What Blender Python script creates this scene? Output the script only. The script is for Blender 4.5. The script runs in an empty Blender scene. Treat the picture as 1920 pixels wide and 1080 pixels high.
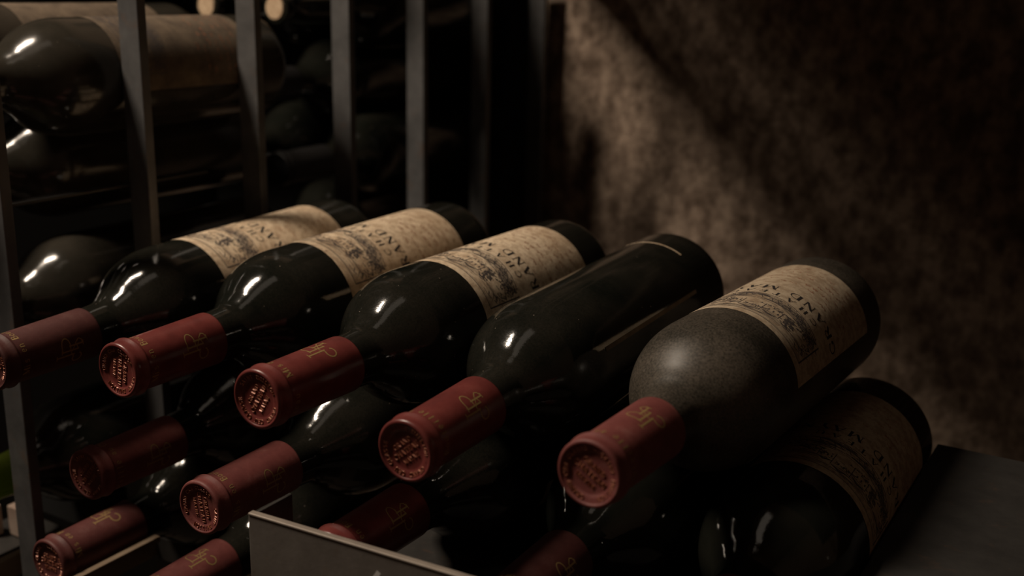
import bpy, math, random
from mathutils import Vector, Matrix
random.seed(7)
SC = bpy.context.scene
COL = SC.collection
R = math.radians
H0 = 1.30                                   # camera height above the cellar floor (m)

# ------------------------------------------------------------------ camera
cam_d = bpy.data.cameras.new('camera')
cam = bpy.data.objects.new('camera', cam_d)
COL.objects.link(cam)
right = Vector((0.856628, 0.515535, 0.020320))
down = Vector((0.152900, -0.216053, -0.964335))
fwd = Vector((-0.492758, 0.829184, -0.263902))
m = Matrix.Identity(4)
for i in range(3):
    m[i][0] = right[i]; m[i][1] = -down[i]; m[i][2] = -fwd[i]
m[2][3] = H0
cam.matrix_world = m
cam_d.sensor_width = 36.0
cam_d.lens = 2074.0 / 1920.0 * 36.0
cam_d.clip_start = 0.02
cam_d.dof.use_dof = True
cam_d.dof.focus_distance = 0.56
cam_d.dof.aperture_fstop = 6.0
SC.camera = cam

# ------------------------------------------------------------------ world, lamps, exposure
wd = bpy.data.worlds.new('cellar_dark'); SC.world = wd
wd.use_nodes = True
wd.node_tree.nodes['Background'].inputs[0].default_value = (1, .85, .7, 1)
wd.node_tree.nodes['Background'].inputs[1].default_value = 0.0
SC.view_settings.view_transform = 'Standard'
SC.view_settings.look = 'None'
SC.view_settings.gamma = 1.0
SC.view_settings.use_curve_mapping = False
SC.view_settings.exposure = 0.24

def lamp(name, kind, loc, aim, power, col, **kw):
    d = bpy.data.lights.new(name, kind)
    d.energy = power; d.color = col
    for k, v in kw.items():
        setattr(d, k, v)
    o = bpy.data.objects.new(name, d); COL.objects.link(o)
    o.location = loc
    dr = Vector(aim) - Vector(loc)
    o.rotation_euler = dr.to_track_quat('-Z', 'X').to_euler()
    return o
# strip lamp under the vault, above and left of the racks
lamp('strip_lamp', 'AREA', (-0.94, 0.115, H0 + 0.80), (-0.36, 0.47, H0 - 0.20), 10.0, (1.0, 0.84, 0.67),
     shape='RECTANGLE', size=0.28, size_y=0.10)
# added fill in place of light bounced off the lit ceiling
lamp('ceiling_fill', 'AREA', (-0.48, 0.04, H0 + 1.05), (-0.30, 0.50, H0 - 0.20), 0.24, (1.0, 0.84, 0.68),
     shape='RECTANGLE', size=0.60, size_y=0.25)
# faint bulb far off to the right of the racks
lamp('far_bulb', 'POINT', (1.25, 0.60, H0 - 0.05), (0, 0, 0), 0.016, (1.0, 0.88, 0.72), shadow_soft_size=0.012)

# ------------------------------------------------------------------ materials
def mat(name, base=(.5, .5, .5), rough=.5, metal=0.0, spec=.5):
    mm = bpy.data.materials.new(name); mm.use_nodes = True
    nt = mm.node_tree; b = nt.nodes['Principled BSDF']
    b.inputs['Base Color'].default_value = (*base, 1)
    b.inputs['Roughness'].default_value = rough
    b.inputs['Metallic'].default_value = metal
    b.inputs['Specular IOR Level'].default_value = spec
    return mm, nt, b
def nd(nt, t, **kw):
    n = nt.nodes.new(t)
    for k, v in kw.items():
        setattr(n, k, v)
    return n
def noise(nt, scale, detail=4, rough=.55, vec=None, stretch=None):
    n = nd(nt, 'ShaderNodeTexNoise')
    n.inputs['Scale'].default_value = scale; n.inputs['Detail'].default_value = detail
    n.inputs['Roughness'].default_value = rough
    if vec is not None:
        if stretch:
            mp = nd(nt, 'ShaderNodeMapping'); mp.inputs['Scale'].default_value = stretch
            nt.links.new(vec, mp.inputs[0]); nt.links.new(mp.outputs[0], n.inputs['Vector'])
        else:
            nt.links.new(vec, n.inputs['Vector'])
    return n.outputs[0]
def ramp(nt, fac, stops):
    r = nd(nt, 'ShaderNodeValToRGB')
    el = r.color_ramp.elements
    el[0].position, el[0].color = stops[0][0], (*stops[0][1], 1)
    el[1].position, el[1].color = stops[-1][0], (*stops[-1][1], 1)
    for p, c in stops[1:-1]:
        e = el.new(p); e.color = (*c, 1)
    nt.links.new(fac, r.inputs[0])
    return r.outputs[0]
def mixc(nt, fac, a, b, mode='MIX'):
    x = nd(nt, 'ShaderNodeMix', data_type='RGBA', blend_type=mode)
    for sock, v in ((0, fac), (6, a), (7, b)):
        if isinstance(v, (int, float)):
            x.inputs[sock].default_value = v
        elif isinstance(v, tuple):
            x.inputs[sock].default_value = (*v, 1)
        else:
            nt.links.new(v, x.inputs[sock])
    return x.outputs[2]
def bump(nt, b, h, strength, dist):
    bp = nd(nt, 'ShaderNodeBump'); bp.inputs['Strength'].default_value = strength
    bp.inputs['Distance'].default_value = dist
    nt.links.new(h, bp.inputs['Height']); nt.links.new(bp.outputs[0], b.inputs['Normal'])
def coords(nt, which='Object'):
    return nd(nt, 'ShaderNodeTexCoord').outputs[which]
def rnd_shift(nt):
    """object coordinates shifted by a per-object random amount"""
    c = coords(nt); oi = nd(nt, 'ShaderNodeObjectInfo')
    ml = nd(nt, 'ShaderNodeVectorMath', operation='MULTIPLY_ADD')
    cb = nd(nt, 'ShaderNodeCombineXYZ')
    for k in range(3):
        nt.links.new(oi.outputs['Random'], cb.inputs[k])
    nt.links.new(cb.outputs[0], ml.inputs[0]); ml.inputs[1].default_value = (7, 3, 5)
    nt.links.new(c, ml.inputs[2])
    return ml.outputs[0]

def glass_mat(name, lo, hi, dustc, speck=.5, base=(.006, .0075, .006), grain=.35, gloss=.08):
    """wine-filled dark glass under a film of cellar dust"""
    mm, nt, b = mat(name, base, .1)
    v = rnd_shift(nt)
    big = noise(nt, 28, 5, .6, v); fine = noise(nt, 900, 2, .6, v)
    fr = nd(nt, 'ShaderNodeMapRange'); nt.links.new(fine, fr.inputs[0]); fr.clamp = False
    fr.inputs[3].default_value = .5 - .5 * grain; fr.inputs[4].default_value = .5 + .5 * grain
    mul = nd(nt, 'ShaderNodeMath', operation='MULTIPLY'); nt.links.new(big, mul.inputs[0]); nt.links.new(fr.outputs[0], mul.inputs[1])
    mr = nd(nt, 'ShaderNodeMapRange'); nt.links.new(mul.outputs[0], mr.inputs[0])
    mr.inputs[1].default_value = .14; mr.inputs[2].default_value = .42
    mr.inputs[3].default_value = lo; mr.inputs[4].default_value = hi
    vo = nd(nt, 'ShaderNodeTexVoronoi'); vo.inputs['Scale'].default_value = 170; nt.links.new(v, vo.inputs['Vector'])
    sp = nd(nt, 'ShaderNodeMath', operation='LESS_THAN'); nt.links.new(vo.outputs['Distance'], sp.inputs[0]); sp.inputs[1].default_value = .055
    gate = nd(nt, 'ShaderNodeMath', operation='GREATER_THAN'); nt.links.new(noise(nt, 120, 1, .5, v), gate.inputs[0]); gate.inputs[1].default_value = .56
    s2 = nd(nt, 'ShaderNodeMath', operation='MULTIPLY'); nt.links.new(sp.outputs[0], s2.inputs[0]); nt.links.new(gate.outputs[0], s2.inputs[1])
    s3 = nd(nt, 'ShaderNodeMath', operation='MULTIPLY'); nt.links.new(s2.outputs[0], s3.inputs[0]); s3.inputs[1].default_value = speck
    tot = nd(nt, 'ShaderNodeMath', operation='ADD', use_clamp=True); nt.links.new(mr.outputs[0], tot.inputs[0]); nt.links.new(s3.outputs[0], tot.inputs[1])
    nt.links.new(mixc(nt, tot.outputs[0], base, dustc), b.inputs['Base Color'])
    rr = nd(nt, 'ShaderNodeMapRange'); nt.links.new(tot.outputs[0], rr.inputs[0])
    rr.inputs[3].default_value = gloss; rr.inputs[4].default_value = .75
    nt.links.new(rr.outputs[0], b.inputs['Roughness'])
    bump(nt, b, fine, .04, .0006)
    return mm
DUST = (.30, .24, .185)
M = {}
M['glass'] = glass_mat('dusty_dark_glass', .004, .075, DUST, .6, grain=.5)
M['glass_clean'] = glass_mat('dark_glass', .004, .04, DUST, .25, grain=.2)
M['glass_dusty'] = glass_mat('very_dusty_dark_glass', .06, .34, DUST, .4, grain=1.0, gloss=.33)
M['glass_film'] = glass_mat('dark_glass_with_dust_film', .05, .15, DUST, .2, grain=.15, gloss=.1)

mm, nt, b = mat('red_foil', (.30, .035, .03), .33)
v = rnd_shift(nt)
nt.links.new(ramp(nt, noise(nt, 60, 6, .65, v), [(.25, (.11, .024, .022)), (.5, (.165, .036, .032)), (.75, (.22, .056, .048))]), b.inputs['Base Color'])
bump(nt, b, noise(nt, 350, 3, .6, v), .10, .0006)
M['foil'] = mm
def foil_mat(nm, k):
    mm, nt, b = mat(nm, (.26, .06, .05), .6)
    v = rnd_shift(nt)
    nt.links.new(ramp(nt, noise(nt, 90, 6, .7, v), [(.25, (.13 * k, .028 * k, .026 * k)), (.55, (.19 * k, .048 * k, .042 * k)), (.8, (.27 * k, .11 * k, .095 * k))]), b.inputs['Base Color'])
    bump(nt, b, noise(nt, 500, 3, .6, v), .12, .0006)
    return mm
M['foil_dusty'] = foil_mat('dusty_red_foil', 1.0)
M['foil_shaded_deep'] = foil_mat('deep_shaded_red_foil', .42)  # colour darkened to stand in for shade on two capsules
M['foil_shaded'] = foil_mat('shaded_red_foil', .62)  # milder painted shade for the lower-left capsule
mm, nt, b = mat('gold_print', (.36, .24, .095), .5, .25); M['gold'] = mm
mm, nt, b = mat('worn_gilt_seal', (.40, .15, .09), .36, .2); M['seal'] = mm

def paper_mat(nm, k):
    mm, nt, b = mat(nm, (.6, .48, .33), .8)
    v = rnd_shift(nt)
    base = ramp(nt, noise(nt, 22, 6, .65, v), [(.3, (.58 * k, .42 * k, .27 * k)), (.5, (.76 * k, .60 * k, .42 * k)), (.72, (.84 * k, .69 * k, .50 * k))])
    fib = ramp(nt, noise(nt, 190, 5, .72, v), [(.42, (.50, .42, .36)), (.56, (1, 1, 1))])
    c1 = mixc(nt, .55, base, fib, 'MULTIPLY')
    fox = nd(nt, 'ShaderNodeMapRange'); nt.links.new(noise(nt, 260, 3, .6, v), fox.inputs[0])
    fox.inputs[1].default_value = .60; fox.inputs[2].default_value = .72; fox.inputs[4].default_value = .7
    big = nd(nt, 'ShaderNodeMapRange'); nt.links.new(noise(nt, 40, 3, .6, v), big.inputs[0])
    big.inputs[1].default_value = .45; big.inputs[2].default_value = .65
    fm = nd(nt, 'ShaderNodeMath', operation='MULTIPLY'); nt.links.new(fox.outputs[0], fm.inputs[0]); nt.links.new(big.outputs[0], fm.inputs[1])
    c2 = mixc(nt, fm.outputs[0], c1, (.20, .075, .04))
    nt.links.new(c2, b.inputs['Base Color'])
    bump(nt, b, noise(nt, 300, 4, .65, v), .25, .0004)
    return mm
M['paper'] = paper_mat('aged_label_paper', 1.0)
M['paper_dimmed'] = paper_mat('dimmed_label_paper', .70)  # darker copy of the label paper; light falloff put into its colour
mm, nt, b = mat('black_ink', (.022, .018, .018), .7); M['ink'] = mm
mm, nt, b = mat('grey_engraving_ink', (.075, .06, .055), .8); M['engrave'] = mm
mm, nt, b = mat('faded_red_ink', (.34, .15, .085), .8); M['redink'] = mm
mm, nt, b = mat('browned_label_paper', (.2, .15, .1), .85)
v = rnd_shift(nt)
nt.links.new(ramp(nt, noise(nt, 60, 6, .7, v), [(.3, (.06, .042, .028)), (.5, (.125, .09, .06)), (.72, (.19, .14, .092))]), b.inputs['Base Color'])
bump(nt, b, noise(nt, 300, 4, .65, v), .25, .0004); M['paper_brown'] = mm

def steel(name, lo, hi, rust, rough=.5):
    mm, nt, b = mat(name, hi, rough, .25)
    v = rnd_shift(nt)
    c = ramp(nt, noise(nt, 45, 6, .65, v), [(.3, lo), (.7, hi)])
    f = nd(nt, 'ShaderNodeMapRange'); nt.links.new(noise(nt, 70, 5, .7, v), f.inputs[0])
    f.inputs[1].default_value = .58; f.inputs[2].default_value = .72; f.inputs[4].default_value = rust
    nt.links.new(mixc(nt, f.outputs[0], c, (.20, .09, .035)), b.inputs['Base Color'])
    bump(nt, b, noise(nt, 400, 3, .6, v), .1, .0005)
    return mm
M['steel'] = steel('grey_painted_steel', (.085, .084, .085), (.15, .147, .147), .35)
M['plate'] = steel('scratched_grey_plate', (.20, .175, .155), (.30, .268, .24), .25)
M['steel_edge'] = steel('worn_steel_edge', (.27, .225, .19), (.36, .305, .255), .4)
M['steel_dark'] = steel('black_painted_steel', (.035, .032, .03), (.06, .055, .05), .25)
M['cab'] = steel('dull_dark_steel', (.030, .027, .025), (.050, .046, .042), .15, .7)
M['black'] = mat('shade_black_steel', (.008, .008, .008), .8)[0]  # near-black colour stands in for the deep shade of the left bay
M['rail'] = steel('tan_rusty_rail', (.22, .155, .105), (.33, .245, .17), .6)
M['cork'] = mat('pale_cork', (.62, .45, .29), .85)[0]
_, nt, b = mat('tmp'); bpy.data.materials.remove(_)
mm, nt, b = mat('cork_end', (.62, .45, .29), .85)
nt.links.new(ramp(nt, noise(nt, 300, 4, .6, rnd_shift(nt)), [(.35, (.50, .34, .21)), (.65, (.72, .54, .36))]), b.inputs['Base Color']); M['cork'] = mm
mm, nt, b = mat('pale_pine', (.60, .45, .36), .75)
nt.links.new(ramp(nt, noise(nt, 60, 4, .6, rnd_shift(nt), (1, .2, 1)), [(.35, (.48, .34, .27)), (.65, (.66, .52, .43))]), b.inputs['Base Color']); M['pine'] = mm
M['chalk'] = mat('white_chalk', (.85, .82, .80), .9)[0]
# green glass neck: light passes through it
mm = bpy.data.materials.new('green_neck_glass'); mm.use_nodes = True; nt = mm.node_tree
b = nt.nodes['Principled BSDF']; b.inputs['Base Color'].default_value = (.10, .13, .02, 1); b.inputs['Roughness'].default_value = .12
tr = nd(nt, 'ShaderNodeBsdfTranslucent'); tr.inputs[0].default_value = (.25, .31, .06, 1)
ms = nd(nt, 'ShaderNodeMixShader'); ms.inputs[0].default_value = .5
nt.links.new(b.outputs[0], ms.inputs[1]); nt.links.new(tr.outputs[0], ms.inputs[2])
nt.links.new(ms.outputs[0], nt.nodes['Material Output'].inputs[0]); M['green'] = mm
# rough cellar plaster
mm, nt, b = mat('rough_cellar_plaster', (.3, .24, .19), .95)
v = coords(nt)
c = ramp(nt, noise(nt, 75, 4, .6, v, (1, 1, .7)), [(.36, (.20, .14, .10)), (.5, (.38, .28, .212)), (.64, (.60, .455, .35))])
g = ramp(nt, noise(nt, 6, 4, .6, v), [(.3, (.75, .72, .70)), (.7, (1, 1, 1))])
nt.links.new(mixc(nt, .8, c, g, 'MULTIPLY'), b.inputs['Base Color'])
bump(nt, b, noise(nt, 110, 6, .65, v), .7, .006)
M['plaster'] = mm
mm, nt, b = mat('earth_floor', (.12, .095, .075), .95)
bump(nt, b, noise(nt, 30, 6, .6, coords(nt)), .5, .01); M['floor'] = mm

# ------------------------------------------------------------------ mesh helpers
def mesh(name, verts, faces, smooth=False, auto=None):
    me = bpy.data.meshes.new(name)
    me.from_pydata([tuple(v) for v in verts], [], faces)
    me.validate()
    if smooth:
        me.polygons.foreach_set('use_smooth', [True] * len(me.polygons))
    me.update()
    return me
def obj(name, me, material, parent=None, loc=None):
    if material is not None and not me.materials:
        me.materials.append(material)
    o = bpy.data.objects.new(name, me); COL.objects.link(o)
    if parent: o.parent = parent
    if loc: o.location = loc
    return o
def tag(o, label=None, cat=None, group=None, kind=None):
    for k, v in (('label', label), ('category', cat), ('group', group), ('kind', kind)):
        if v: o[k] = v
def empty(name, loc):
    o = bpy.data.objects.new(name, None); COL.objects.link(o); o.location = loc
    o.empty_display_size = .02
    return o
def box_geo(x0, x1, y0, y1, z0, z1, bev=0.0):
    """box with chamfered edges"""
    import bmesh
    bm = bmesh.new()
    bmesh.ops.create_cube(bm, size=1)
    for vv in bm.verts:
        vv.co = Vector(((x0 + x1) / 2 + vv.co.x * (x1 - x0), (y0 + y1) / 2 + vv.co.y * (y1 - y0), (z0 + z1) / 2 + vv.co.z * (z1 - z0)))
    if bev:
        bmesh.ops.bevel(bm, geom=list(bm.edges), offset=bev, segments=2, profile=.5, affect='EDGES')
    me = bpy.data.meshes.new('box'); bm.to_mesh(me); bm.free()
    return me
def lathe(name, prof, seg=96, close=False):
    """surface of revolution about +Y; prof is [(y, r)] in mm"""
    vs, fs = [], []
    n = len(prof)
    for (y, r) in prof:
        for k in range(seg):
            a = 2 * math.pi * k / seg
            vs.append((r * math.sin(a) / 1000, y / 1000, r * math.cos(a) / 1000))
    for i in range(n - 1):
        for k in range(seg):
            k2 = (k + 1) % seg
            fs.append((i * seg + k, i * seg + k2, (i + 1) * seg + k2, (i + 1) * seg + k))
    if prof[0][1] > 1e-6: fs.append(tuple(range(seg))[::-1])
    if prof[-1][1] > 1e-6: fs.append(tuple((n - 1) * seg + k for k in range(seg)))
    me = mesh(name, vs, fs, True)
    return me
def spline(pts, n):
    """Catmull-Rom through (y, r)"""
    out = []
    P = [pts[0]] + list(pts) + [pts[-1]]
    for i in range(1, len(P) - 2):
        p0, p1, p2, p3 = P[i - 1], P[i], P[i + 1], P[i + 2]
        for k in range(n):
            t = k / n
            out.append(tuple(.5 * (2 * p1[j] + (p2[j] - p0[j]) * t + (2 * p0[j] - 5 * p1[j] + 4 * p2[j] - p3[j]) * t * t + (3 * p1[j] - p0[j] - 3 * p2[j] + p3[j]) * t ** 3) for j in range(2)))
    out.append(pts[-1])
    return out

# ------------------------------------------------------------------ stroke lettering (print is laid on the paper and foil as thin ink)
# glyphs: width, list of (points, thick)   y up, height 1
def arc(cx, cy, rx, ry, a0, a1, n=10):
    return [(cx + rx * math.cos(R(a0 + (a1 - a0) * i / n)), cy + ry * math.sin(R(a0 + (a1 - a0) * i / n))) for i in range(n + 1)]
TK, TN = .20, .06
def serif(x, y, w=.13):
    return ([(x - w, y), (x + w, y)], TN)
GL = {
 'C': (.85, [(arc(.5, .5, .42, .48, 40, 320, 16), .10), ([(.84, .95), (.84, .68)], TN)]),
 'G': (.92, [(arc(.5, .5, .42, .48, 40, 325, 16), .10), ([(.84, .95), (.84, .7)], TN), ([(.82, .42), (.82, .08)], TK), serif(.82, .42, .14)]),
 'H': (.95, [([(.18, 0), (.18, 1)], TK), ([(.77, 0), (.77, 1)], TK), ([(.18, .52), (.77, .52)], TN), serif(.18, 0), serif(.18, 1), serif(.77, 0), serif(.77, 1)]),
 'A': (.92, [([(.10, 0), (.45, 1)], TN), ([(.45, 1), (.80, 0)], TK), ([(.25, .36), (.66, .36)], TN), serif(.10, 0), serif(.80, 0)]),
 'T': (.85, [([(.42, 0), (.42, 1)], TK), ([(.04, .97), (.80, .97)], TN), ([(.04, .97), (.04, .78)], TN), ([(.80, .97), (.80, .78)], TN), serif(.42, 0, .16)]),
 'E': (.80, [([(.18, 0), (.18, 1)], TK), ([(.05, .98), (.68, .98)], TN), ([(.18, .52), (.55, .52)], TN), ([(.05, .02), (.70, .02)], TN), ([(.68, .98), (.68, .8)], TN), ([(.70, .02), (.70, .22)], TN), ([(.55, .42), (.55, .62)], TN)]),
 'U': (.95, [([(.18, 1), (.18, .35)] + arc(.47, .33, .29, .31, 180, 360, 8) + [(.76, 1)], .09), ([(.18, 1), (.18, .35)], TK), serif(.18, 1), serif(.76, 1)]),
 'R': (.92, [([(.18, 0), (.18, 1)], TK), ([(.05, .98), (.45, .98)] + arc(.45, .75, .24, .23, 90, -90, 8) + [(.18, .52)], .085), ([(.42, .52), (.82, .02)], TK), serif(.18, 0), serif(.84, 0, .1)]),
 'N': (.98, [([(.16, 0), (.16, 1)], TN), ([(.16, 1), (.80, 0)], TK), ([(.80, 0), (.80, 1)], TN), serif(.16, 0), serif(.80, 1), serif(.10, 1, .1)]),
 'D': (.95, [([(.18, 0), (.18, 1)], TK), ([(.05, .98), (.42, .98)] + arc(.42, .5, .42, .48, 90, -90, 12) + [(.05, .02)], .09)]),
 'M': (1.15, [([(.14, 0), (.14, 1)], TN), ([(.14, 1), (.55, .05)], TK), ([(.55, .05), (.96, 1)], TN), ([(.96, 1), (.96, 0)], TK), serif(.14, 0), serif(.96, 0), serif(.12, 1, .1), serif(.98, 1, .1)]),
 'Y': (.90, [([(.08, 1), (.43, .48)], TK), ([(.80, 1), (.43, .48)], TN), ([(.43, .48), (.43, 0)], TK), serif(.43, 0, .15), serif(.08, 1), serif(.80, 1)]),
 'S': (.72, [(arc(.36, .74, .26, .24, 20, 270, 8) + arc(.36, .26, .28, .24, 90, -160, 8), .10)]),
 'I': (.42, [([(.2, 0), (.2, 1)], TK), serif(.2, 0), serif(.2, 1)]),
 'L': (.78, [([(.18, 0), (.18, 1)], TK), ([(.05, .02), (.68, .02)], TN), ([(.68, .02), (.68, .25)], TN), serif(.18, 1)]),
 'O': (.95, [(arc(.47, .5, .40, .48, 0, 360, 18), .10)]),
 'B': (.85, [([(.18, 0), (.18, 1)], TK), ([(.05, .98), (.42, .98)] + arc(.42, .76, .22, .22, 90, -90, 7) + [(.18, .53)], .085), ([(.42, .53)] + arc(.44, .27, .27, .26, 90, -90, 7) + [(.05, .02)], .085)]),
 'i': (.36, [([(.18, 0), (.18, .62)], .12), ([(.18, .8), (.18, .9)], .12), serif(.18, 0, .1)]),
 's': (.52, [(arc(.25, .47, .17, .16, 20, 270, 6) + arc(.25, .16, .19, .16, 90, -160, 6), .09)]),
 'e': (.60, [([(.10, .34), (.50, .34)], TN), (arc(.30, .32, .21, .31, 0, 310, 12), .09)]),
 'n': (.68, [([(.14, 0), (.14, .62)], .12), ([(.14, .42)] + arc(.33, .42, .18, .19, 170, 0, 6) + [(.51, 0)], .09), serif(.14, 0, .1), serif(.51, 0, .1)]),
 'o': (.64, [(arc(.31, .32, .24, .31, 0, 360, 14), .09)]),
 'u': (.68, [([(.14, .62), (.14, .2)] + arc(.32, .2, .18, .19, 180, 360, 6) + [(.50, .62)], .09), ([(.50, .62), (.50, 0)], .11)]),
 't': (.46, [([(.18, .85), (.18, .15)] + arc(.30, .14, .12, .13, 180, 300, 4), .10), ([(.04, .62), (.38, .62)], TN)]),
 'l': (.34, [([(.16, 0), (.16, 1)], .12), serif(.16, 0, .1)]),
 'a': (.60, [(arc(.26, .2, .17, .19, 60, 330, 9), .08), ([(.10, .52)] + arc(.26, .44, .16, .18, 140, 0, 5) + [(.42, 0)], .10)]),
 'h': (.68, [([(.14, 0), (.14, 1)], .12), ([(.14, .42)] + arc(.33, .42, .18, .19, 170, 0, 6) + [(.51, 0)], .09), serif(.14, 0, .1), serif(.51, 0, .1)]),
 ' ': (.5, []), '-': (.5, [([(.08, .4), (.42, .4)], .08)]), '.': (.4, [([(.16, .42), (.24, .42)], .14)]),
}
def resample(pts, step):
    out = [pts[0]]
    for a, b_ in zip(pts, pts[1:]):
        d = math.hypot(b_[0] - a[0], b_[1] - a[1]); n = max(1, int(math.ceil(d / step)))
        for k in range(1, n + 1):
            out.append((a[0] + (b_[0] - a[0]) * k / n, a[1] + (b_[1] - a[1]) * k / n))
    return out
class Ink:
    """collects flat ribbons in (u, v) mm and maps them onto a surface"""
    def __init__(self): self.v = []; self.f = []
    def stroke(self, pts, w, step=1.2, ridge=0.0):
        pts = resample(pts, step)
        n = len(pts)
        base = len(self.v); per = 3 if ridge else 2
        for i, p in enumerate(pts):
            a = pts[max(0, i - 1)]; c = pts[min(n - 1, i + 1)]
            dx, dy = c[0] - a[0], c[1] - a[1]; L = math.hypot(dx, dy) or 1
            nx, ny = -dy / L * w / 2, dx / L * w / 2
            self.v.append((p[0] + nx, p[1] + ny, 0))
            if ridge: self.v.append((p[0], p[1], ridge))
            self.v.append((p[0] - nx, p[1] - ny, 0))
        for i in range(n - 1):
            for j in range(per - 1):
                a = base + i * per + j
                self.f.append((a, a + 1, a + per + 1, a + per))
    def text(self, s, h, u, v, gap=.12, centre=True, pitch=None, ridge=0.0, fat=1.0, wide=1.0, step=1.2):
        if pitch is None:
            W = sum(GL[c][0] * wide + gap for c in s) * h - gap * h
            x = u - W / 2 if centre else u
        else: x = u
        for c in s:
            w, st = GL[c]
            ox = x - (w * wide * h / 2 if pitch is not None else 0)
            for pts, tk in st:
                self.stroke([(ox + p[0] * h * wide, v + p[1] * h) for p in pts], tk * h * fat, step, ridge)
            x += pitch if pitch is not None else (w * wide + gap) * h
    def cyl(self, name, rad, lift):
        """u reads towards smaller angle, v is height towards the bottle mouth (y = -v)"""
        vs = []
        for u, v, z in self.v:
            r = (rad(-v) if callable(rad) else rad) + lift + z
            a = -u / (rad(-v) if callable(rad) else rad)
            vs.append((r * math.sin(a) / 1000, -v / 1000, r * math.cos(a) / 1000))
        return mesh(name, vs, self.f)
    def disc(self, name, depth, lift):
        """seen from the mouth (looking along +Y): u to the right = -X ... v up = +Z"""
        return mesh(name, [(u / 1000, (depth(math.hypot(u, v)) - lift - z) / 1000, v / 1000) for u, v, z in self.v], self.f)

# ------------------------------------------------------------------ the bottle (mm, mouth at y=0, base at y=299)
BL, RB = 299.0, 38.0
glass_prof = [(9, 12.6)] + [(40, 13.2), (61, 13.7)] + spline([(66, 14.2), (70, 14.5), (74, 15.0), (78, 16.4), (82, 18.9), (86, 21.6), (90, 25.0), (95, 29.1), (101, 32.9), (108, 35.6), (116, 37.4), (124, 38.0)], 4) \
    + [(200, 38.0), (288, 38.0)] + spline([(292, 37.8), (295.5, 36.7), (298, 34.2), (299, 31)], 4) + [(298.5, 28), (290, 18), (280, 8), (277, 0)]
glass_me = lathe('bottle_glass', glass_prof, 96)
# bare-mouthed bottle: glass lip ring shows
lip_prof = [(0.6, 9.6), (0, 10.2), (0, 12.6), (.8, 13.6), (2, 14.0), (7, 14.2), (9, 13.9), (10.5, 13.0), (30, 13.2), (61, 13.7)]
bare_me = lathe('bare_bottle_glass', [(14, 0.0), (14, 9.5)] + lip_prof + glass_prof[3:], 64)
neck_me = lathe('bare_neck_glass', [(14, 0.0), (14, 9.5)] + lip_prof + spline([(66, 14.2), (70, 14.5), (74, 15.0), (76, 15.65)], 3), 64)
nl = [p for p in glass_prof if p[0] >= 75.9]
body_me = lathe('bottle_body_glass', nl, 96)

def cap_r(y):
    return 13.9 + (14.75 - 13.9) * min(1, max(0, (y - 9) / 52))
face = lambda r: 1.7 if r < 9.0 else (1.2 - .65 * (r - 9.6) / 2.8 if r < 12.4 else .55)
cap_prof = [(1.7, 0), (1.7, 5), (1.7, 8.7), (1.55, 9.2), (1.25, 9.55), (.9, 11), (.55, 12.3)] + spline([(.45, 12.5), (.08, 12.9), (0, 13.35), (.25, 14.0), (1.0, 14.5), (2.0, 14.6)], 4) \
    + spline([(3.2, 14.3), (5.0, 14.35), (6.8, 15.0), (7.7, 15.3), (8.5, 15.0), (9.4, 14.1), (10.2, 13.9)], 4) + [(20, cap_r(20)), (40, cap_r(40)), (60.6, 14.75), (61.4, 14.7), (61.5, 14.1)]
cap_me = lathe('capsule_foil', cap_prof, 96)
# gold lettering round the capsule
ink = Ink()
circ = 2 * math.pi * 13.95
TXT = 'Mis en Bouteille au Chateau'
pitch = R(12.0) * 13.95
for i, c in enumerate(TXT):
    w, st = GL[c]; h = 3.7
    for pts, tk in st:
        ink.stroke([(i * pitch - w * h / 2 + p[0] * h, -14.1 + p[1] * h) for p in pts], tk * h * 1.1, .8)
capletter_me = ink.cyl('capsule_lettering', cap_r, .06)
# gold monogram: two script capitals interlaced, seen on two sides
ink = Ink()
def mono(u0):
    S = lambda pts, w: ink.stroke([(u0 + a, -40 + b_) for a, b_ in pts], w, .8)
    S([(-1.4, 5.6), (-1.4, -5.2)], .85); S([(1.2, .8), (1.2, -8.2)], .85); S([(-4.0, 8.8), (-4.0, -2.6)], .9)   # stems
    S([(-1.4, 5.2)] + arc(1.6, 2.7, 4.4, 2.7, 100, -90, 12) + [(-1.4, 0)], .6)                                      # bowl
    S([(-5.4, 8.9), (-2.5, 8.9)], .55); S([(-2.8, 5.7), (-.2, 5.7)], .5); S([(-.2, -8.3), (2.7, -8.3)], .5)
    S([(1.2, -8.0), (3.4, -7.4), (4.2, -5.8), (2.2, -3.4), (-1.4, -5.0)], .55)
    S(arc(-6.6, -4.4, 2.9, 2.9, 60, 330, 12), .8)
    S([(-5.2, -1.9), (-2.6, -.2), (1.2, -3.0)], .5)
mono(0)
mono_me = ink.cyl('capsule_monogram', cap_r, .06)
# embossed seal on the capsule top
ink = Ink()
ring = 'SAINT EMILION . GRAND CRU CLASSE . '
for i, c in enumerate(ring):
    w, st = GL[c]; h = 1.75; a = -2 * math.pi * i / len(ring) ; rr = 9.95
    for pts, tk in st:
        q = []
        for p in resample([(t[0] * h, t[1] * h) for t in pts], .5):
            x, y = p[0] - w * h / 2, rr + p[1]
            q.append((x * math.cos(a) - y * math.sin(a), x * math.sin(a) + y * math.cos(a)))
        ink.stroke(q, max(.34, tk * h * .9), .5, .34)
ink.text('GRAND', 2.1, 0, 2.7, .18, ridge=.34, step=.6, fat=1.5)
ink.text('CHATEAU', 2.3, 0, -1.1, .16, ridge=.36, step=.6, fat=1.5)
ink.text('MAYNE', 1.8, 0, -4.8, .18, ridge=.32, step=.6, fat=1.5)
seal_me = ink.disc('embossed_seal', face, .02)

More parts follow.
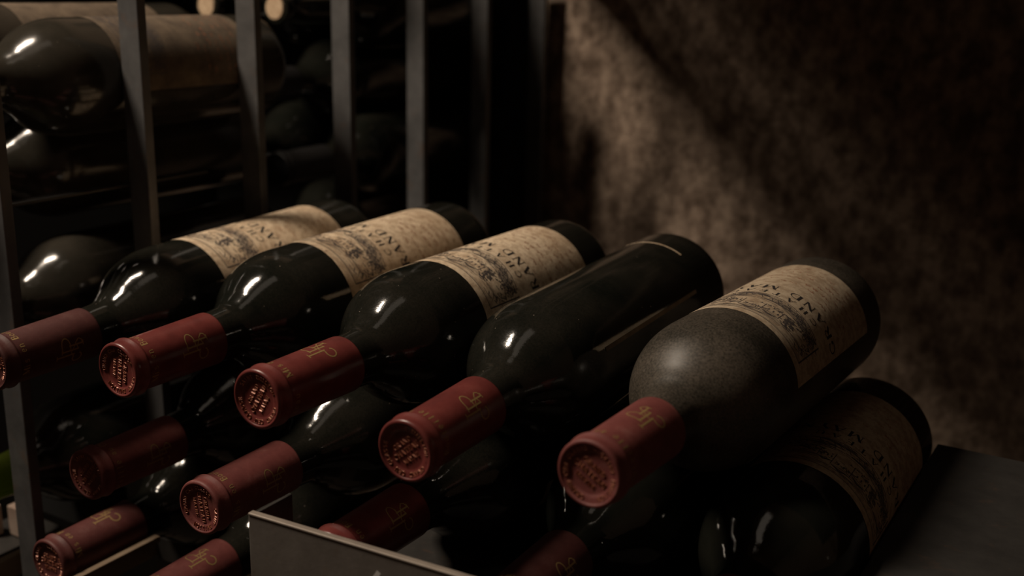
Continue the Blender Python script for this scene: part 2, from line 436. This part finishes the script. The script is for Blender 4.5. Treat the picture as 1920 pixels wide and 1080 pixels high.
# label: 94 mm wide, 121 mm tall
LT, LB, LW = 141.0, 262.0, 47.0
def label_mesh():
    vs, fs = [], []
    nu, nv = 40, 30
    for j in range(nv + 1):
        s = LT + (LB - LT) * j / nv
        for i in range(nu + 1):
            u = -LW + 2 * LW * i / nu
            if j in (0, nv): uu = u
            else: uu = u + (random.uniform(-.12, .12) if i in (0, nu) else 0)
            ss = s + (random.uniform(-.12, .12) if j in (0, nv) else 0)
            a = -uu / RB; r = RB + .18
            vs.append((r * math.sin(a) / 1000, ss / 1000, r * math.cos(a) / 1000))
    for j in range(nv):
        for i in range(nu):
            a = j * (nu + 1) + i
            fs.append((a, a + nu + 1, a + nu + 2, a + 1))
    return mesh('label_paper', vs, fs, True)
label_me = label_mesh()
ink = Ink()
ink.text('CHATEAU', 5.2, 0, -190.2, .62, step=1.2)
ink.text('GRAND MAYNE', 7.4, 0, -201.4, .20, step=1.2)
letter_me = ink.cyl('label_lettering', RB, .26)
ink = Ink()
# steel-engraved view of the house: frame, ground hatching, trees, roofs
rg = random.Random(3)
ink.stroke([(-36, -147), (36, -147)], .6); ink.stroke([(-36, -147), (-36, -178)], .8); ink.stroke([(36, -147), (36, -176)], .45)
ink.stroke([(-36, -148.2), (36, -148.2)], .2)
for k in range(60):                                   # sky lines
    s = 149 + rg.random() * 9; u = rg.uniform(-35, 20); L = rg.uniform(4, 16)
    ink.stroke([(u, -s), (u + L * .5, -s + rg.uniform(-.4, .4)), (min(35.5, u + L), -s)], rg.uniform(.15, .3))
def clump(cu, cs, du, ds, n, w=.5):
    for _ in range(n):
        u, s = rg.gauss(cu, du), rg.gauss(cs, ds)
        ink.stroke([(u, -s), (u + rg.uniform(-1.6, 1.6), -s + rg.uniform(-1.3, 1.3)), (u + rg.uniform(-2, 2), -s + rg.uniform(-1.5, 1.5))], rg.uniform(.25, w), .8)
clump(-17, 162, 1.7, 3.4, 80, .9); clump(-33, 158, 1.6, 5, 34, .6); clump(-24, 174, 4, 2, 40, .7); clump(-14, 177, 5, 1.6, 36, .6); clump(-27, 168, 4, 2.2, 46, .6); clump(-31, 171, 2.5, 2.5, 30, .7); clump(-8, 166, 4, 1.6, 30, .5)
clump(20, 164, 4, 3, 60, .7); clump(30, 169, 3, 2.5, 40, .6); clump(2, 158, 6, 1.6, 24, .4)
for x0, x1, t, base in ((-12, -2, 157, 167), (-2, 9, 154, 167), (9, 17, 158, 167)):   # house blocks with roofs
    ink.stroke([(x0, -base), (x0, -t), ((x0 + x1) / 2, -t + 3), (x1, -t), (x1, -base)], .4)
    for k in range(5):
        ink.stroke([(x0 + 1, -t + .3 + .0 * k), ((x0 + x1) / 2, -t + 2.6 - .4 * k), (x1 - 1, -t + .3)], .2)
    for k in range(3):
        xx = x0 + 1.5 + k * (x1 - x0 - 2) / 3
        ink.stroke([(xx, -t - 3), (xx, -t - 5.2)], .8)
for k in range(120):                                   # ground hatching, curved down to a point
    s = 170 + rg.random() * 11; lim = 34 - (s - 170) * .9
    u = rg.uniform(-lim, lim - 6); L = rg.uniform(3, 13)
    ink.stroke([(u, -s), (min(lim, u + L), -s + rg.uniform(-.7, .7))], rg.uniform(.18, .5))
for k in range(26):
    u = rg.uniform(-34, 30)
    ink.stroke([(u, -rg.uniform(172, 176)), (u + 2, -rg.uniform(176, 180))], rg.uniform(.2, .5))
ink.stroke([(-32, -178)] + [(-32 + 64 * i / 24, -(178 + 4.5 * math.sin(math.pi * i / 24))) for i in range(25)], .55)
engr_me = ink.cyl('label_engraving', RB, .22)
ink = Ink()
for row, (s, w) in enumerate(((211, 22), (217, 36), (223, 38), (229, 30), (236, 38), (242, 36), (248, 30), (254, 24))):   # faded red script, illegible
    u = -w
    while u < w:
        n = rg.uniform(3, 7)
        pts = [(u + n * i / 8, -s + rg.uniform(-1.1, 1.1) + (.8 if i % 3 == 0 else 0)) for i in range(9)]
        if rg.random() < .75: ink.stroke(pts, rg.uniform(.22, .5), .8)
        u += n + rg.uniform(.8, 2.2)
script_me = ink.cyl('label_script', RB, .24)
strip_me = None

def part(name, me, material, parent, roll=0.0):
    o = bpy.data.objects.new(name, me); COL.objects.link(o); o.parent = parent
    if not me.materials: me.materials.append(None)
    o.material_slots[0].link = 'OBJECT'; o.material_slots[0].material = material
    if parent.get('is_root'): o.location = (0, -BL / 1000, 0)
    o.rotation_euler = (0, R(roll), 0)
    return o

def bottle(label, tip, yaw=0, pitch=0, group=None, glass='glass', cap=None, capm='foil', mono_at=None, lab=None, seal=0, style='capsule', labtext=True, paper='paper'):
    """tip (mm, camera-relative), angles seen from behind the mouth: label / lettering turned to 'lab' and 'cap' degrees"""
    d = Vector((math.sin(R(yaw)) * math.cos(R(pitch)), math.cos(R(yaw)) * math.cos(R(pitch)), math.sin(R(pitch))))
    base = Vector((tip[0] / 1000, tip[1] / 1000, H0 + tip[2] / 1000)) + d * BL / 1000
    root = empty('wine_bottle', base); root['is_root'] = 1
    root.rotation_euler = (R(pitch), 0, -R(yaw))
    tag(root, label, 'bottle', group)
    if style == 'capsule':
        part('glass', glass_me, M[glass], root)
        c = part('capsule', cap_me, M[capm], root)
        if cap is not None: part('capsule_lettering', capletter_me, M['gold'], c, cap)
        if mono_at is not None:
            part('monogram', mono_me, M['gold'], c, mono_at); part('monogram', mono_me, M['gold'], c, mono_at + 180)
        part('embossed_seal', seal_me, M['seal'], c, seal)
    elif style == 'corked':
        part('glass', bare_me, M[glass], root)
        part('cork', cork_me, M['cork'], root)
    elif style == 'green':
        part('glass', body_me, M[glass], root)
        part('neck', neck_me, M['green'], root)
    elif style == 'plain':
        part('glass', glass_me, M[glass], root)
        part('capsule', cap_me, M['foil_dark'], root)
    if lab is not None:
        l = part('label', label_me, M[paper], root, lab)
        if labtext:
            if paper != 'paper_brown': part('lettering', letter_me, M['ink'], l)
            part('engraving', engr_me, M['engrave'], l); part('red_script', script_me, M['redink'], l)
    del root['is_root']
    return root
cork_me = lathe('cork', spline([(-1.2, 0), (-1.2, 5), (-1.2, 8.6), (-.9, 9.3), (.2, 9.6)], 3) + [(13, 9.5)], 48)
M['foil_dark'] = mat('dark_foil', (.012, .011, .011), .5)[0]

# ------------------------------------------------------------------ the setting
def struct(name, me, material):
    o = obj(name, me, material); o['kind'] = 'structure'; return o
YW = 1.035
struct('wall_back', box_geo(-2.2, 1.4, YW, YW + .2, 0, 2.7), M['plaster'])
struct('wall_left', box_geo(-2.4, -2.2, -1.8, YW + .2, 0, 2.7), M['plaster'])
struct('wall_right', box_geo(1.4, 1.6, -1.8, YW + .2, 0, 2.7), M['plaster'])
struct('wall_front', box_geo(-2.4, 1.6, -2.0, -1.8, 0, 2.7), M['plaster'])
struct('floor', box_geo(-2.4, 1.6, -2.0, YW + .2, -.2, 0), M['floor'])
struct('ceiling', box_geo(-2.4, 1.6, -2.0, YW + .2, 2.7, 2.9), M['plaster'])

# steel rack: flat upright bars between the two bays, rails and cross bars
rack = empty('bottle_rack', (-.575, .7, 0))
tag(rack, 'grey steel rack of upright flat bars receding along the left side', 'rack')
def rk(name, x0, x1, y0, y1, z0, z1, material, bev=.0006):
    return obj(name, box_geo(x0 + .575, x1 + .575, y0 - .7, y1 - .7, z0, z1, bev), material, rack)
for i, y in enumerate((386, 492, 595, 699, 799, 902, 1010)):
    rk('post', -.585, -.567, y / 1000 - .003, y / 1000 + .004, 0, H0 + (.005 if y > 850 else .085), M['steel'])
rk('rail', -.5655, -.5615, .36, 1.02, H0 - .387, H0 - .3710, M['rail'])
rk('rail', -.612, -.606, .33, 1.02, H0 - .38, H0 - .365, M['rail'])
rk('rail', -.596, -.5865, .40, .56, H0 - .1335, H0 - .1315, M['steel_dark'])
for y in (.47, .62):
    rk('cross_bar', -.5610, -.35, y, y + .02, H0 - .389, H0 - .3712, M['steel_dark'])
for y in (.47, .62, .80, .96):
    rk('cross_bar', -.70, -.6125, y, y + .02, H0 - .388, H0 - .357, M['black'])
rk('shade_panel', -1.05, -.5855, 1.016, 1.022, H0 - .40, H0 + .62, M['black'])  # added black sheet, covers the wall so the left bay reads as shade
rk('side_panel', -1.056, -1.051, -.10, 1.022, 0, H0 + .20, M['black'])  # black sheet added so the space beyond it reads as shade
rk('blocker_shelf', -1.05, -.625, .685, 1.015, H0 + .085, H0 + .100, M['black'])  # added out of view to block the strip lamp and shape the wall light
rk('cross_bar', -.585, -.35, .331, .335, H0 - .368, H0 - .351, M['steel_dark'])
rk('batten', -.512, -.507, .335, .428, H0 - .3415, H0 - .3375, M['rail'])
rk('ledge', -.670, -.628, .33, .445, H0 - .380, H0 - .3725, M['steel_dark'])
# unseen boards, added and gapped to shape the light band on the wall
def unseen_board(pts, z0, z1):
    n = len(pts)
    vs = [(x + .575, y - .7, z) for z in (z0, z1) for x, y in pts]
    fs = [tuple(range(n))[::-1], tuple(range(n, 2 * n))] + [(i, (i + 1) % n, n + (i + 1) % n, n + i) for i in range(n)]
    obj('blocker_board', mesh('blocker_board', vs, fs), M['steel_dark'], rack)
xl = lambda y, o: -.556 - .048 / .15 * (y - .870) + o - .020
cuts = [(0, .070), (.0730, .090), (.0930, .110), (.1130, .130), (.1326, .155), (.1570, .198)]
for a, c in cuts:
    unseen_board([(xl(.53, a), .53), (xl(.53, c), .53), (xl(1.03, c), 1.03), (xl(1.03, a), 1.03)], H0 + .085, H0 + .0862)
unseen_board([(xl(.53, 0.1996), .53), (.6, .53), (.6, 1.03), (xl(1.03, 0.1996), 1.03)], H0 + .085, H0 + .0862)

# open-topped steel bin holding the right-hand bottles
binr = empty('steel_bin', (-.215, .49, H0 - .42))
tag(binr, 'open grey steel bin with a scratched front plate under the right-hand bottles', 'bin')
def bn(name, x0, x1, y0, y1, z0, z1, material, bev=.0005):
    return obj(name, box_geo(x0 + .215, x1 + .215, y0 - .49, y1 - .49, z0 - H0 + .42, z1 - H0 + .42, bev), material, binr)
fp = bn('front_panel', -.3345, -.0965, .3325, .3355, H0 - .42, H0 - .2345, M['plate'])
ftop = bn('front_edge', -.3345, -.0965, .3322, .3358, H0 - .2345, H0 - .2332, M['steel_edge'])
for o in (fp, ftop):
    o.matrix_local = Matrix.Translation((-.1195, -.157, 0)) @ Matrix.Rotation(R(3.0), 4, 'Z') @ Matrix.Translation((.1195, .157, 0))
bn('side_panel', -.3345, -.3325, .3365, .360, H0 - .42, H0 - .2345, M['steel_dark'])
bn('side_panel', -.0945, -.0915, .35, .665, H0 - .42, H0 - .300, M['steel_dark'])
bn('floor_panel', -.3325, -.0945, .36, .665, H0 - .304, H0 - .3005, M['steel_dark'])
ink = Ink(); ink.stroke([(.4, 0), (-1.2, -2.6), (-3.2, -5.6), (-4.0, -9.0)], 2.2, .8)
px0 = -.2630
obj('chalk_mark', mesh('chalk_mark', [(px0 + u / 1000 + .215, .3325 + (px0 + u / 1000 + .3345) * math.tan(R(3.0)) - .0005 - .49, .1775 + v / 1000) for u, v, z in ink.v], ink.f), M['chalk'], binr)

# low dark cabinet on the right, its top level with the bottles
cab = empty('steel_cabinet', (.2, .65, 0))
tag(cab, 'dark flat steel cabinet top filling the lower right corner', 'cabinet')
obj('cabinet_top', box_geo(-.2938, .5, -.35, .010, H0 - .272, H0 - .259, .001), M['cab'], cab)
obj('cabinet_body', box_geo(-.2875, .49, -.34, .005, 0, H0 - .272, .001), M['steel_dark'], cab)

# ------------------------------------------------------------------ bottles of the near bay
G1 = 'bottles of the uppermost row'
TL = dict
near = [
 dict(label='bottle at the left end of the top row, capsule cut off by the picture edge', tip=(-514.9, 331.1, -197.7), yaw=-1.64, pitch=1.05, lab=-2, cap=110, mono_at=90, capm='foil_shaded_deep', group=G1),
 dict(label='second bottle from the left in the top row, red capsule seal shown whole, cream label', tip=(-437.8, 349.9, -191.1), yaw=.27, pitch=.71, lab=10, cap=111, mono_at=66, seal=100, group=G1),
 dict(label='middle bottle of the top row with red capsule, monogram on top and speckled cream label', tip=(-343.1, 349.5, -185.9), yaw=-.11, pitch=-.56, lab=12, cap=38, mono_at=4, seal=-60, group=G1),
 dict(label='top-row bottle turned so its label is hidden, bare black glass upward', tip=(-264, 356.3, -194.9), yaw=-.62, pitch=1.1, cap=180, mono_at=42, seal=-40, group=G1),
 dict(label='very dusty bottle at the right end of the top row with dimmer label', tip=(-179.1, 363.6, -186.7), yaw=1.6, pitch=-1.2, lab=12, paper='paper_dimmed', cap=200, mono_at=14, seal=30, glass='glass_dusty', capm='foil_dusty', group=G1),
 dict(label='lone labelled bottle lying low at the far right against the dark cabinet', tip=(-133.2, 358.3, -257.9), yaw=.1, pitch=-.6, lab=32, paper='paper_dimmed', cap=0, mono_at=30, glass='glass_clean', group='bottles of the second row'),
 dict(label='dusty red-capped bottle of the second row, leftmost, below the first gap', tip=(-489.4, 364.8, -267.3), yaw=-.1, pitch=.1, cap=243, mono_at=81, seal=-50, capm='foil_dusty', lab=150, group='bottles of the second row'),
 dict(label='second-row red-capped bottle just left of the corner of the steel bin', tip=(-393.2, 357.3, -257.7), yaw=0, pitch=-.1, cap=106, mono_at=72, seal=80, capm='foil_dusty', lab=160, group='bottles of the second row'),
 dict(label='dim bottle in the lower left corner, its dark red seal in shadow', tip=(-528.5, 363, -332.8), cap=70, mono_at=0, capm='foil_shaded', lab=170, group='bottles of the third row'),
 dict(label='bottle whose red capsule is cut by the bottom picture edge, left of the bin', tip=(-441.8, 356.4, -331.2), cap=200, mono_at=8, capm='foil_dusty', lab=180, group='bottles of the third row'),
 dict(label='red-capped bottle whose tip peeps over the steel front plate', tip=(-305.9, 353.1, -258.6), yaw=.1, pitch=-.2, cap=94, mono_at=48, capm='foil', lab=170, group='bottles of the second row'),
 dict(label='shadowed bottle under the two right-hand capsules, its own capsule nearly black', tip=(-217.2, 358.4, -261.5), yaw=.2, cap=0, mono_at=60, capm='foil_shaded_deep', glass='glass_clean', lab=170, group='bottles of the second row'),
]
roots = [bottle(**k) for k in near]
# bottle 4: the label lies underneath, one edge of it and a torn paper arc show
def patch(name, s0, s1, a0, a1, lift=.2, nu=16, nv=8):
    vs, fs = [], []
    for j in range(nv + 1):
        for i in range(nu + 1):
            a = R(a0 + (a1 - a0) * i / nu); s = s0 + (s1 - s0) * j / nv; r = RB + lift
            vs.append((r * math.sin(a) / 1000, s / 1000, r * math.cos(a) / 1000))
    for j in range(nv):
        for i in range(nu):
            a = j * (nu + 1) + i; fs.append((a, a + nu + 1, a + nu + 2, a + 1))
    return mesh(name, vs, fs, True)
roots[3]['is_root'] = 1
o = part('label', patch('side_label', 126, 250, 64.2, 67.6), M['paper_brown'], roots[3]); o['label'] = 'brown label edge'
o = part('paper_remnant', patch('paper_remnant', 261.6, 263.2, -62, 30), M['paper'], roots[3]); o['label'] = 'thin torn arc of paper'
del roots[3]['is_root']

# ------------------------------------------------------------------ bottles of the left bay, behind the bars
GB = 'bottles behind the bars'
far = [
 dict(label='large dusty bottle at the upper left behind the bars, brown label between two bars', tip=(-623.5, 349, -63.6), lab=32, paper='paper_brown', glass='glass_film', group=GB, style='plain'),
 dict(label='bottle with only a strip of label showing, topmost at the left picture edge', tip=(-705, 345, -57), lab=0, labtext=False, paper='paper_brown', glass='glass_film', group=GB, style='plain'),
 dict(label='bottle shoulder at the left edge under the large dusty bottle', tip=(-671, 373, -126), glass='glass_film', group=GB, style='plain'),
 dict(label='grey-sheened bottle shoulder with a long highlight, just right of the leftmost bar', tip=(-637.5, 358, -208), glass='glass_film', group=GB, style='plain'),
 dict(label='bottle with a bare green glass neck, low at the left edge', tip=(-624.5, 340, -317), glass='glass', group=GB, style='green'),
]
rear = [
 dict(label='far bottle with a pale cork end, left of the two corks at the top', tip=(-728, 703, -22), glass='glass_clean', group='corked bottles at the rear', style='corked'),
 dict(label='far bottle with a pale cork end, right of the two corks at the top', tip=(-650, 703, -22), glass='glass_clean', group='corked bottles at the rear', style='corked'),
 dict(label='dark rear bottle with a faint glint beside the third bar', tip=(-690, 703, -88.5), glass='glass_clean', group=GB, style='plain'),
 dict(label='dark rear bottle with a faint glint right of the second bar', tip=(-736, 703, -150), glass='glass_clean', group=GB, style='plain'),
 dict(label='dark rear bottle seen as a grey hump between the third and fourth bars', tip=(-655, 703, -156), glass='glass_clean', group=GB, style='plain'),
 dict(label='rear bottle with a bright dot above the top-row bottle at the left end', tip=(-697, 703, -221), glass='glass_clean', group=GB, style='plain'),
]
for k in far + rear: bottle(**k)
# two pale wooden blocks behind the foot of the leftmost bar
for i, (x, y, z, lb) in enumerate(((-.640, .421, -.3610, 'pale wooden block seen left of the foot of the leftmost bar, nearer the bar'),
                               (-.657, .412, -.3610, 'pale wooden block at the very left edge, low, beside its twin'))):
    o = obj('wooden_block', box_geo(-.0065, .0065, -.004, .004, -.011, .011, .001), M['pine'], None, (x, y, H0 + z))
    tag(o, lb, 'block', 'pale blocks')
